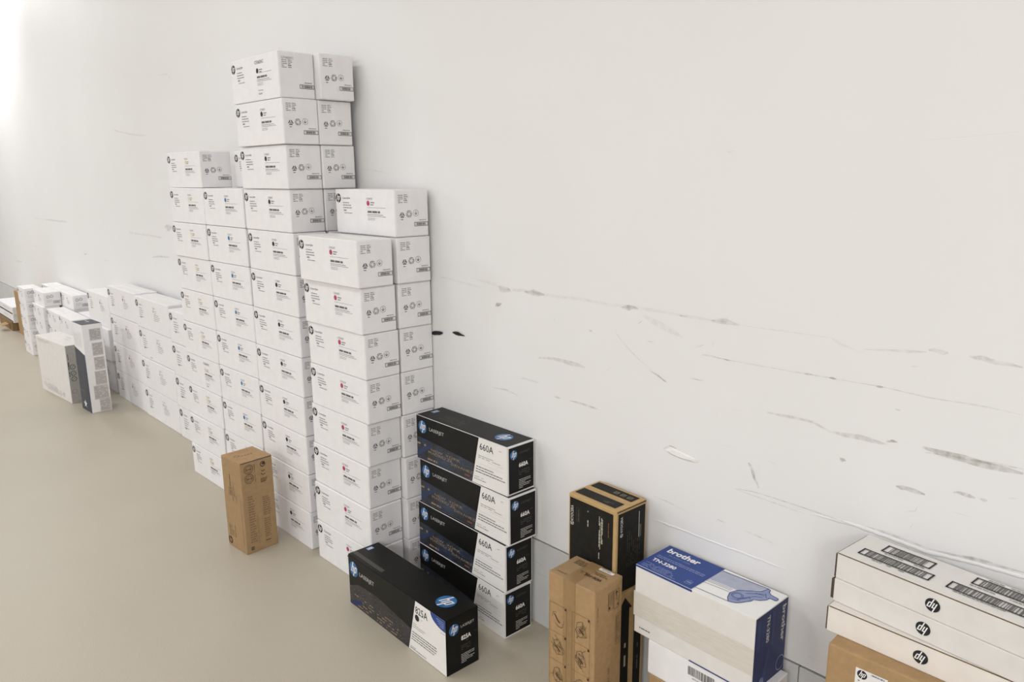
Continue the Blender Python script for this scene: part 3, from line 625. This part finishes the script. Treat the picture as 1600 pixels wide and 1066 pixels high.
# ---------------------------------------------------------------- brown carton before the tower
HBP = (-2.5904, 1.0418, .0789, .1413, .1304, .3633, 0)
p = Print(); m1, m2 = 'ink_brown', 'ink_brown_light'
for k in range(5): p.words(.045 + k * .013, .165 - (k % 2) * .02, .045 + k * .013 + (.085 if k == 1 else .055), .0045, m1 if k == 1 else m2, rnd=rn, rot=90)
for k in range(4): p.words(.025 + k * .014, .315, .025 + k * .014 + .05, .0045, m2, rnd=rn, rot=90)
p.part('logo').hp(.0205, .338, .0155, 'ink_dark_brown', 'kraft')
p.part(None).words(.128, .33, .128 + .20, .002, m2, rnd=rn, rot=90)
q = Print()
for t in (.030, .067): q.ring(.033, t, .0185, .0028, m1); q.ring(.033, t, .012, .0018, m1); q.words(.022, t + .003, .045, .005, m1, rnd=rn); q.words(.058, t + .018, .058 + .034, .002, m1, rnd=rn, rot=90)
q.ring(.0905, .024, .0105, .0028, 'ink_dark_brown'); q.disc(.0935, .022, .006, .005, 'ink_dark_brown', 1)
q.path([(.083, .048), (.090, .053), (.098, .048)], .0035, m1); q.path([(.082, .057), (.085, .064), (.092, .066), (.099, .062)], .0035, m1)
for k in range(3): q.words(.078, .083 + k * .006, .105, .0042, m1, rnd=rn, fill=1)
for k in range(19): q.words(.020, .140 + k * .0101, .046, .0048, m2, rnd=rn, fill=1)
for k in range(17): q.words(.050, .225 + k * .0068, .0585, .002, m2, rnd=rn)
for k in range(9): q.words(.079, .158 + k * .0088, .109, .0045, m2, rnd=rn, fill=1)
for k in range(9): q.words(.079, .246 + k * .0088, .105, .0045, m2, rnd=rn, fill=1)
q.words(.079, .334, .105, .005, m1, rnd=rn); q.words(.079, .342, .098, .004, m2, rnd=rn)
q.rect(.019, .338, .030, .351, 'ink_dark_brown', 1); q.ring(.0245, .3445, .004, .0014, 'kraft', 2)
w = Print(); w.ring(.060, .098, .011, .003, m1)
for k in range(4): w.words(.067, .085 - k * .012, .076, .007, m1, rnd=rn, fill=1)
w.words(.02, .10, .09, .004, m2, rnd=rn, rot=90); w.words(.035, .10, .10, .003, m2, rnd=rn, rot=90)
o = carton('brown_carton', 'upright brown cardboard carton on the floor in front of the white tower', None, HBP, 'kraft_pink',
       {'front': p.build('front', .1413, .1304, .3633), 'end': q.build('end', .1413, .1304, .3633), 'top': w.build('top', .1413, .1304, .3633)}, bev=.0025)
o.data = o.data.copy()
link('top_flap', box_mesh(-.1408, -.0004, .001, .1295, .3628, .3642, 'kraft', .0004, 1), o).location.z = 0
link('flap_gap', box_mesh(-.003, .0008, .004, .127, .3600, .3622, 'slate_dark', 0), o)

# ---------------------------------------------------------------- black cartons
BL, BD, BH = .4475, .1095, .1532
def black_front():
    p = Print(); rn = random.Random(41)
    p.rect(.001, .001, .330, .1515, 'black_card')
    p.poly([(.001, .074), (.10, .078), (.303, .092), (.2855, .1515), (.001, .1515)], 'city_night', 1)
    p.poly([(.001, .128), (.078, .086), (.088, .089), (.001, .146)], 'navy_soft', 2)
    p.part('logo').hp(.0345, .036, .0215, 'logo_blue', 'bright_white', 2)
    p.part('lettering').text('LASERJET', .0712, .0445, .077, .0145, 'ink_pale', 2)
    W = 'ink_warm'
    p.text('NEW  YORK', .078, .108, .150, .0085, W, 3); p.text('MADRID ZE', .064, .120, .125, .0095, W, 3); p.text('DEVANEZ', .185, .128, .105, .008, W, 3)
    p.text('ST OF', .060, .131, .060, .007, 'ink_dim', 3); p.words(.002, .100, .05, .007, W, 3, rnd=rn); p.words(.004, .110, .04, .006, 'ink_dim', 3, rnd=rn)
    p.words(.03, .143, .11, .006, W, 3, rnd=rn, fill=.6); p.words(.20, .142, .275, .006, 'ink_red_brown', 3, rnd=rn, fill=.6)
    p.part('white_panel').poly([(.3205, .001), (.447, .001), (.447, .1525), (.2855, .1525)], 'white_print', 2)
    p.text('660A', .3245, .037, .062, .0215, 'ink_black', 3, bold=.004); p.words(.412, .021, .436, .0018, 'ink_mid', 3, rnd=rn)
    p.words(.317, .058, .385, .002, 'ink_mid', 3, rnd=rn, fill=1); p.words(.317, .064, .43, .002, 'ink_mid', 3, rnd=rn, fill=.8)
    p.line((.36, .070), (.432, .070), .0007, 'ink_light', 3); p.line((.312, .083), (.432, .083), .0007, 'ink_light', 3)
    for k, e in enumerate((.39, .425, .437)): p.words(.3075 - k * .0022, .096 + k * .0085, e, .0030, 'ink_grey', 3, rnd=rn, fill=1)
    p.words(.298, .130, .34, .0016, 'ink_mid', 3, rnd=rn); p.text('KTS, KTTS, MAN', .297, .139, .054, .0038, 'ink_grey', 3, bold=.03)
    return p.build('front', BL, BD, BH)
def black_end():
    p = Print(); rn = random.Random(43)
    p.rect(.004, .005, .106, .148, 'black_card'); p.part('logo').hp(.0235, .029, .0145, 'logo_blue', 'bright_white', 1); p.part('lettering')
    p.text('LASERJET', .0465, .0325, .043, .0085, 'ink_dim', 1); p.text('660A', .0445, .073, .038, .0145, 'bright_white', 1, bold=.03); p.words(.084, .058, .098, .0012, 'ink_dim', rnd=rn)
    for k in range(3): p.words(.0445, .085 + k * .006, .09, .0022, 'ink_dim', rnd=rn)
    for k, e in enumerate((.093, .093, .07, .093, .088, .06)): p.words(.0445, .1135 + k * .0052, e, .0019, 'ink_pale', rnd=rn, fill=1)
    return p.build('end', BL, BD, BH)
def black_top(L=BL, D=BD, H=BH):
    p = Print(); rn = random.Random(47); p.rect(.001, .001, L - .004, D - .001, 'black_card')
    p.part('logo').hp(L - .0735, .0555, .0285, 'logo_blue', 'bright_white', 1); p.part('seal_sticker').rect(.016, .035, .034, .062, 'hologram', 1); p.ring(.025, .048, .007, .002, 'bright_white', 2)
    p.part('text_print')
    for k in range(4): p.words(.088, .052 + k * .011, .20, .0045, 'ink_dim', rnd=rn)
    return p.build('top', L, D, H)
bf, be, bt = black_front(), black_end(), black_top()
for i, (x, y, a) in enumerate(((-1.5328, 1.3874, -.0279), (-1.5312, 1.3917, -.0204), (-1.5224, 1.4006, -.0136), (-1.5337, 1.4064, .0025))):
    carton('black_toner_carton', 'black and white printed carton, %s' % ('lowest of the stack of four, on the floor', 'second from the floor in the stack of four', 'third from the floor in the stack of four', 'topmost of the stack of four')[i], 'stack of black printed cartons',
           (x, y, a, BL, BD, BH, i * .1539), 'white_card', {'front': bf, 'end': be, 'top': bt}, bev=.001)
EL_, ED, EH = .528, .1168, .177
p = Print(); rn = random.Random(53)
p.rect(.001, .001, .40, .1755, 'black_card'); p.poly([(.001, .112), (.06, .088), (.17, .082), (.3575, .105), (.341, .1755), (.001, .1755)], 'city_dots', 1)
p.poly([(.001, .166), (.07, .142), (.09, .144), (.03, .1755), (.001, .1755)], 'navy', 2)
p.part('logo').hp(.034, .042, .026, 'logo_blue', 'bright_white', 2); p.part('lettering').text('LASERJET', .069, .057, .087, .018, 'ink_pale', 2)
for k in range(6): p.words(.02 + k * .006, .112 + k * .011, .30 - k * .004, .0035, 'ink_warm' if k > 1 else 'ink_dim', 3, rnd=rn, fill=.45)
p.part('white_panel').poly([(.384, .001), (.5275, .001), (.5275, .1755), (.341, .1755)], 'white_print', 2)
p.text('825A', .383, .040, .060, .0235, 'ink_black', 3, bold=.004); p.disc(.390, .054, .0105, .0105, 'dot_black', 3)
p.words(.405, .053, .418, .0022, 'ink_grey', 3, rnd=rn); p.words(.405, .060, .414, .0022, 'ink_grey', 3, rnd=rn)
p.poly([(.5275, .001), (.4575, .001)] + [(.5275 - .070 * math.cos(k * math.pi / 16), .001 + .036 * math.sin(k * math.pi / 16)) for k in range(1, 9)], 'deep_blue', 3)
for k in range(4): p.words(.487 + k * .005, .010 + k * .006, .522, .0026, 'pale_blue_ink', 4, rnd=rn, fill=1)
p.words(.505, .046, .5255, .0016, 'ink_mid', 3, rnd=rn)
for k, e in enumerate((.385, .43, .42)): p.words(.369 - k * .002, .079 + k * .0065, e, .0018, 'ink_mid', 3, rnd=rn)
for k, e in enumerate((.484, .487, .48, .47)): p.words(.363 - k * .002, .111 + k * .0085, e, .0030, 'ink_grey', 3, rnd=rn, fill=1)
p.words(.351, .163, .38, .002, 'ink_mid', 3, rnd=rn); p.words(.349, .169, .43, .0026, 'ink_grey', 3, rnd=rn, fill=1)
q = Print(); q.rect(.002, .003, .1148, .1745, 'black_card'); q.part('logo').hp(.0275, .039, .0175, 'logo_blue', 'bright_white', 1); q.part('lettering')
q.text('LASERJET', .052, .0455, .049, .0105, 'ink_pale', 1); q.text('825A', .0525, .0845, .036, .0145, 'bright_white', 1, bold=.03); q.words(.095, .074, .11, .0014, 'ink_dim', rnd=rn)
q.rect(.070, .089, .078, .092, 'ink_dim', 1)
for k in range(3): q.words(.052, .103 + k * .006, .09, .0022, 'ink_dim', rnd=rn)
for k, e in enumerate((.10, .10, .08, .10, .095, .07)): q.words(.0515, .1305 + k * .0052, e, .0020, 'ink_pale', rnd=rn, fill=1)
w = Print(); w.rect(.001, .001, EL_ - .001, ED - .001, 'black_card'); w.part('logo').hp(.4505, .0555, .0315, 'logo_blue', 'bright_white', 1)
w.part('seal_sticker').rect(.0125, .033, .0275, .056, 'hologram', 1); w.ring(.020, .044, .006, .002, 'bright_white', 2); w.part('text_print').rect(.003, .088, .178, .103, 'ink_dim', 1)
o = carton('black_toner_carton', 'long black and white printed carton lying alone on the floor in front', None, (-1.5126, 1.147, -.0135, EL_, ED, EH, 0), 'black_card',
       {'front': p.build('front', EL_, ED, EH), 'end': q.build('end', EL_, ED, EH), 'top': w.build('top', EL_, ED, EH)}, bev=.0015)
link('end_flap', box_mesh(-.006, .0004, .002, ED - .002, EH - .001, EH + .0008, 'black_card', .0004, 1), o)

# ---------------------------------------------------------------- black-printed kraft cartons at the wall
KL, KD, KH = .1673, .1187, .2355
KX, KY_, KA = -1.1076, 1.3837, -.0369
def logo_mark(p, s, t, r, m, layer=1): p.ring(s, t, r, r * .3, m, layer, 14); p.disc(s - r * .2, t + r * .2, r * .35, r * .35, m, layer); p.line((s - r, t + r * .8), (s + r, t - r * .5), r * .25, m, layer)
p = Print(); rn = random.Random(61)
p.rect(.0055, .009, .1575, KH - .006, 'black_matte')
p.text('KYOCERA', .0185, .0735, .043, .0095, 'ink_pale', 1, rot=90, bold=.015); logo_mark(p, .0140, .0810, .0058, 'ink_pale')
p.frame(.0290, .031, .0415, .071, .0007, 'ink_dim'); p.words(.038, .069, .038 + .034, .003, 'ink_dim', rnd=rn, rot=90)
p.words(.0725, .072, .0725 + .044, .0028, 'ink_pale', rnd=rn, rot=90, fill=.6)
for k, (s, t0, t1) in enumerate(((.1125, .148, .0297), (.1155, .120, .030), (.1205, .103, .030), (.1235, .103, .030))): p.words(s, t0, s + t0 - t1, .0024, 'ink_pale' if k in (0, 2) else 'ink_tan', rnd=rn, rot=90, fill=.9)
p.words(.1440, .077, .1440 + .043, .0026, 'ink_red_brown', rnd=rn, rot=90, fill=1)
q = Print(); q.rect(.0075, .0085, .1125, KH - .006, 'black_matte')
q.text('KYOCERA', .0245, .0600, .042, .0085, 'ink_pale', 1, rot=90, bold=.015); logo_mark(q, .0205, .0685, .0052, 'ink_pale')
for k in range(7): q.words(.045 + k * .008, .165, .045 + k * .008 + (.10 if k < 3 else .07), .0016, 'ink_dim', rnd=rn, rot=90, fill=.7)
q.rect(.0875, .022, .0895, .094, 'ink_pale', 1); q.rect(.0905, .060, .0985, .095, 'ink_dim', 1)
w = Print(); w.rect(.009, .068, .1505, .105, 'black_matte'); w.rect(.009, .0095, .1525, .0455, 'black_matte')
w.words(.102, .095, .131, .004, 'ink_dim', rnd=rn); w.words(.108, .089, .131, .003, 'ink_dim', rnd=rn)
for s in (.089, .112, .135): w.frame(s - .007, .022, s + .007, .036, .0012, 'ink_tan', 1); w.line((s - .004, .032), (s + .004, .026), .002, 'ink_tan', 1)
o = carton('printed_kraft_carton', 'kraft carton with black printed panels stacked on another beside the wall', 'black-panelled kraft cartons by the wall', (KX, KY_, KA, KL, KD, KH, .327), 'kraft_yellow',
       {'front': p.build('front', KL, KD, KH), 'end': q.build('end', KL, KD, KH), 'top': w.build('top', KL, KD, KH, off=.0018)}, bev=.003)
for y0, y1 in ((.0005, .0575), (.061, KD - .0005)): link('top_flap', box_mesh(-KL + .0015, -.0005, y0, y1, KH - .0008, KH + .0012, 'kraft_yellow', .0008, 1), o)
link('flap_gap', box_mesh(-.006, .0006, .004, KD - .003, KH - .0035, KH - .0012, 'ink_dark_brown', 0), o)
q = Print(); q.poly([(.012, .052), (.040, .016), (.068, .052), (.058, .052), (.058, .32), (.022, .32), (.022, .052)], 'black_matte'); q.rect(.078, .012, .108, .315, 'black_matte')
q.words(.047, .22, .047 + .07, .007, 'ink_tan', rnd=rn, rot=90); q.words(.098, .25, .098 + .08, .006, 'ink_dim', rnd=rn, rot=90)
p = Print(); p.rect(.0055, .009, .1575, .318, 'black_matte')
carton('printed_kraft_carton', 'kraft carton with big black up-arrow, on the floor under the black-panelled one', 'black-panelled kraft cartons by the wall', (KX, KY_ + .002, KA, KL, KD, .3268, 0), 'kraft_yellow',
       {'front': p.build('front', KL, KD, .3268), 'end': q.build('end', KL, KD, .3268)}, bev=.003)

# ---------------------------------------------------------------- brown taped carton
XL, XD, XH = .152, .1104, .402
p = Print(); rn = random.Random(67); db = 'ink_brown'
for c, s0 in enumerate((.0055, .081)):
    s1 = s0 + .057; t = .081
    p.line((s0, t), (s0, .40), .0008, db); p.line((s1, t), (s1, .40), .0008, db)
    for k in range(5):
        tt = t + k * .0815 - c * .002
        if tt > .395: break
        p.line((s0, tt), (s1, tt), .0008, db); p.rect(s1 - .0058, tt + .0015, s1 - .001, tt + .0075, 'ink_dark_brown', 1)
        cx, cy_ = (s0 + s1) / 2, tt + .042
        if k == 0 and c == 0:
            p.path([(cx - .012, cy_ - .012), (cx - .002, cy_ + .002), (cx + .006, cy_ + .008)], .0030, 'ink_dark_brown')
            p.path([(cx - .010, cy_ + .012), (cx + .002, cy_ + .02), (cx + .014, cy_ + .018), (cx + .018, cy_ + .004)], .0016, db); p.path([(cx - .02, cy_ - .002), (cx - .016, cy_ - .016), (cx - .004, cy_ - .02)], .0012, db)
        else:
            for j in range(26):
                a0 = rn.uniform(0, 6.28); r0 = rn.uniform(.002, .017); x0_, y0_ = cx + r0 * math.cos(a0) * 1.1, cy_ + r0 * math.sin(a0) * 1.3
                a1 = rn.uniform(0, 6.28); l = rn.uniform(.006, .018); p.line((x0_, y0_), (x0_ + l * math.cos(a1), y0_ + l * math.sin(a1)), rn.choice((.0009, .0013)), db)
            p.path([(cx - .012, cy_ - .018), (cx + .002, cy_ - .026), (cx + .013, cy_ - .01), (cx + .018, cy_ + .012), (cx - .004, cy_ + .02), (cx - .016, cy_ + .006)], .0013, db, close=True)
            p.path([(cx - .006, cy_ - .004), (cx + .008, cy_ + .008)], .0026, 'ink_dark_brown')
q = Print()
q.frame(.0515, .0245, .0725, .073, .0012, db); q.frame(.0748, .0245, .0962, .0765, .0012, db)
for k in range(4): q.line((.0545 + k * .0045, .028), (.0545 + k * .0045, .06), .0012, db)
q.disc(.0575, .066, .003, .004, 'ink_dark_brown', 1); q.path([(.0855, .03), (.0855, .045)], .002, 'ink_dark_brown'); q.path([(.081, .036), (.0855, .029), (.090, .036)], .0018, 'ink_dark_brown'); q.path([(.080, .05), (.091, .05)], .0015, db); q.disc(.0915, .068, .002, .004, 'ink_dark_brown', 1)
q.frame(.0838, .0935, .1058, .180, .0010, db)
for k in range(4): q.words(.0885 + k * .0042, .175, .0885 + k * .0042 + .077, .0017, db, rnd=rn, rot=90)
q.words(.012, .085, .012 + .04, .002, db, rnd=rn, rot=90); q.text('WX-105', .064, .285, .05, .009, db, 1, rot=90)
w = Print()
w.text('WX-105', .1306, .0530, .052, .0125, 'ink_dark_brown', 3, rot=180, bold=.015)
w.part('sticker').rect(.0889, .0088, .1344, .0189, 'bright_white', 3); w.barcode(.098, .0118, .126, .0155, 'ink_grey', 4, n=18, rnd=rn)
w.part('text_print')
for k in range(4): w.words(.020, .018 + k * .006, .056, .0036, db, 3, rnd=rn)
w.words(.016, .095, .046, .0026, db, 3, rnd=rn); w.words(.064, .061, .13, .0028, db, 3, rnd=rn); w.words(.09, .036, .13, .0035, db, 3, rnd=rn); w.words(.095, .043, .135, .0035, db, 3, rnd=rn)
w.words(.045, .055, .085, .003, db, 3, rnd=rn)
o = carton('brown_carton', 'upright brown carton taped down the middle, in front of the black-panelled cartons', None, (-1.075, 1.269, .0358, XL, XD, XH, 0), 'kraft',
       {'front': p.build('front', XL, XD, XH, off=.0012), 'end': q.build('end', XL, XD, XH), 'top': w.build('top', XL, XD, XH, off=.0008)}, bev=.003)
link('tape', box_mesh(-.1015, -.0625, -.0009, XD + .0009, .05, XH + .0009, 'tape_brown', 0), o)
link('top_flap', box_mesh(-XL + .001, -.001, .0008, XD - .001, XH - .001, XH + .0006, 'kraft_pink', .0005, 1), o)

# ---------------------------------------------------------------- blue and white cartridge carton and what it stands on
RL, RD, RH = .3259, .137, .183
p = Print(); rn = random.Random(71); bl = 'blue_line'
p.poly([(.0005, .0005), (.1630, .0005), (.1600, RD - .0005), (.0005, RD - .0005)], 'deep_blue')
p.text('brother', .0145, .0350, .0935, .0235, 'bright_white', 1, bold=.035); p.text('at your side', .031, .0490, .062, .0085, 'pale_blue_ink', 1, shear=.2)
p.words(.0115, .0635, .150, .0030, 'pale_blue_ink', rnd=rn, fill=1); p.words(.0115, .0705, .150, .0030, 'pale_blue_ink', rnd=rn, fill=1)
p.text('TN-3280', .0135, .0945, .0685, .0145, 'bright_white', 1, bold=.03)
for k in range(5): p.words(.010, .110 + k * .0052, .085 + .006 * k, .0021, 'pale_blue_ink', rnd=rn)
p.frame(.131, .108, .147, .124, .0012, 'pale_blue_ink'); p.words(.134, .118, .145, .005, 'pale_blue_ink', rnd=rn); p.line((.139, .103), (.139, .108), .0012, 'pale_blue_ink')
p.part('illustration').poly([(.1640, .0125), (.2800, .0065), (.2750, .030), (.2356, .0636), (.1625, .068)], 'lilac_hatch')
for k in range(11): p.line((.1640, .016 + k * .0047), (.2790 - k * .0035, .0105 + k * .0047), .0009, 'pale_blue_ink', 1)
p.line((.1645, .0125), (.2805, .0065), .0019, bl, 2)
for t0, t1 in ((.0722, .0687), (.078, .0745), (.0884, .0824)): p.line((.1620, t0), (.2257, t1), .0011, bl, 1)
p.line((.1600, .1225), (.2450, .1190), .0014, bl, 2)
out = [(.2288, .085), (.2356, .0636), (.262, .040), (.2750, .030), (.2815, .0065), (.2875, .010), (.2885, .018), (.2967, .0255), (.3165, .0285), (.3195, .0345), (.3165, .0410), (.3020, .0400), (.3010, .0520), (.2918, .0658), (.2809, .0708), (.2800, .082), (.274, .0917), (.268, .104), (.2613, .1121), (.2459, .1189), (.2362, .1058)]
p.poly(out, 'pale_blue_ink', 1); p.path(out, .0017, bl, 2, close=True); p.ring(.2475, .084, .0135, .0013, bl, 2, 18); p.ring(.2475, .084, .0100, .0010, bl, 2, 18)
for a, b in (((.262, .085), (.275, .060)), ((.275, .060), (.290, .050)), ((.255, .062), (.285, .035)), ((.256, .10), (.268, .075)), ((.270, .045), (.29, .040)), ((.244, .105), (.262, .098)), ((.268, .070), (.277, .078)), ((.286, .030), (.297, .045))): p.line(a, b, .0013, bl, 2)
q = Print(); q.rect(.0008, .0008, RD - .0008, RH - .001, 'navy')
q.text('brother', .1125, .0125, .091, .0165, 'ink_pale', 1, rot=-90, bold=.03); q.text('TN-3280', .0475, .0125, .066, .0125, 'ink_pale', 1, rot=-90, bold=.02)
q.rect(.0065, .010, .022, .085, 'navy_soft', 1); q.rect(.070, .010, .080, .096, 'navy_soft', 1); q.words(.1035, .035, .1035 + .04, .004, 'navy_soft', rnd=rn, rot=-90)
q.ring(.1175, .158, .0185, .0022, 'pale_blue_ink', 1, 22); q.words(.108, .160, .127, .005, 'navy_soft', rnd=rn)
q.poly([(.056, .100), (.066, .098), (.062, .125), (.050, .166), (.036, .170), (.040, .150)], 'navy_soft', 1); q.disc(.038, .168, .009, .009, 'pale_blue_ink', 1)
w = Print(); w.poly([(.0004, .0004), (.1630, .0004), (.1635, .0060), (.0004, .0056)], 'deep_blue')
w.disc(.0185, .165, .0018, .0018, 'ink_black', 1); w.words(.022, .1665, .0494, .0028, 'ink_grey', rnd=rn, fill=1); w.rect(.164, .1795, .3252, .1826, bl, 1)
o = carton('cartridge_carton', 'blue and white toner cartridge carton on top of its pile by the wall', None, (-.7074, 1.3653, -.0174, RL, RD, RH, .2746), 'grey_white_card',
       {'top': p.build('top', RL, RD, RH), 'end': q.build('end', RL, RD, RH), 'front': w.build('front', RL, RD, RH)}, bev=.0015)
link('tape', box_mesh(-RL - .0030, .0006, -.0008, .0002, RH - .138, RH - .072, 'tape_grey', .0003, 1), o)
link('top_panel', box_mesh(-RL + .163, -.001, .0008, RD - .0008, RH - .0004, RH + .0003, 'bright_white', 0), o)
p = Print(); p.barcode(.1168, .014, .1882, .036, 'ink_grey', n=26, rnd=rn); p.text('4977766', .128, .0445, .03, .004, 'ink_grey', 1)
carton('white_carton', 'white carton with barcode under the blue and white cartridge carton', None, (-.6885, 1.3705, 0, .300, .125, .0925, .1815), 'white_card', {'front': p.build('front', .300, .125, .0925)})
o = carton('brown_carton', 'brown carton on the floor at the bottom of the cartridge pile', None, (-.686, 1.371, 0, .298, .13, .181, 0), 'kraft')
link('tape', box_mesh(-.17, -.12, -.0008, .1308, .02, .1812, 'tape_brown', 0), o)

# ---------------------------------------------------------------- long white cartons on a brown one, right
LL, LD = .50, .121
def long_top():
    p = Print(); rn = random.Random(83)
    for s0, t0, s1, t1 in ((.0255, .0655, .158, .0945), (.0495, .0180, .1410, .0510), (.1855, .0620, .330, .0915), (.2085, .0135, .330, .0435)):
        p.frame(s0, t0, s1, t1, .0032, 'ink_black'); p.barcode(s0 + .012, t0 + .0032, s1 - .012, t1 - .0032, 'ink_grey', n=26, rnd=rn)
    for s0, s1, t in ((.05, .12, .1005), (.06, .135, .0575), (.20, .29, .097), (.21, .33, .0515), (.225, .31, .0095)): p.words(s0, t, s1, .0022, 'ink_grey', rnd=rn)
    return p.build('top', LL, LD, .0547)
def long_front(s, H):
    p = Print(); p.hp(s, H * .5, .0128, turn=math.pi, layer=1); return p.build('front', LL, LD, H)
lt = long_top()
a = -.0923; fx, fy = -.5562, 1.3792
for k, (z, h, aa, x0_, y0_, s, lab) in enumerate(((.6137, .0545, a, fx, fy, .1806, 'topmost long white carton with framed barcodes on its lid'), (.5648, .0487, a + .004, fx - .001, fy - .0005, .1705, 'long flat white carton between two others, middle of the pile'), (.5101, .0545, -.010, -.5554, 1.3564, .172, 'lowest long white carton, resting on the brown box'))):
    X, Y = x0_ + LL * math.cos(aa), y0_ + LL * math.sin(aa)
    pr = {'front': long_front(s, h)}
    if k == 0: pr['top'] = lt
    o = carton('long_white_carton', lab, 'long white cartons piled at the right', (X, Y, aa, LL, LD if k < 2 else .135, h - .0003, z), ('grey_white_card', 'grey_white_card', 'cream_card')[k], pr, bev=.002)
    if k != 1: link('lid_edge', box_mesh(-LL + .002, -.002, -.0004, .0012, h - .0022, h - .0006, 'ink_brown', 0), o)
    e = (.0032, .0058, .0022)[k]
    link('end_flap', box_mesh(-LL - e, -LL + .0006, .0006, LD - .004, .004 if k == 1 else .002, h - .003, 'corrugated_edge', .0008, 1), o)
p = Print(); rn = random.Random(89); p.part('sticker').rect(.0545, .024, .1115, .075, 'white_print'); p.hp(.0668, .0350, .0090, layer=1)
p.barcode(.0828, .0265, .1061, .0295, 'blue_line', n=14, rnd=rn)
for k in range(5): p.words(.060, .050 + k * .0048, .105, .0022, 'ink_grey', rnd=rn)
o = carton('brown_carton', 'brown carton with white label, on the floor under the long white cartons', None, (-.5336 + .45 * math.cos(.03), 1.3185 + .45 * math.sin(.03), .03, .45, .172, .5098, 0), 'kraft',
       {'front': p.build('front', .45, .172, .5098)}, bev=.004)
link('tape', box_mesh(-.444, -.006, .075, .115, .505, .5101, 'tape_brown', 0), o)
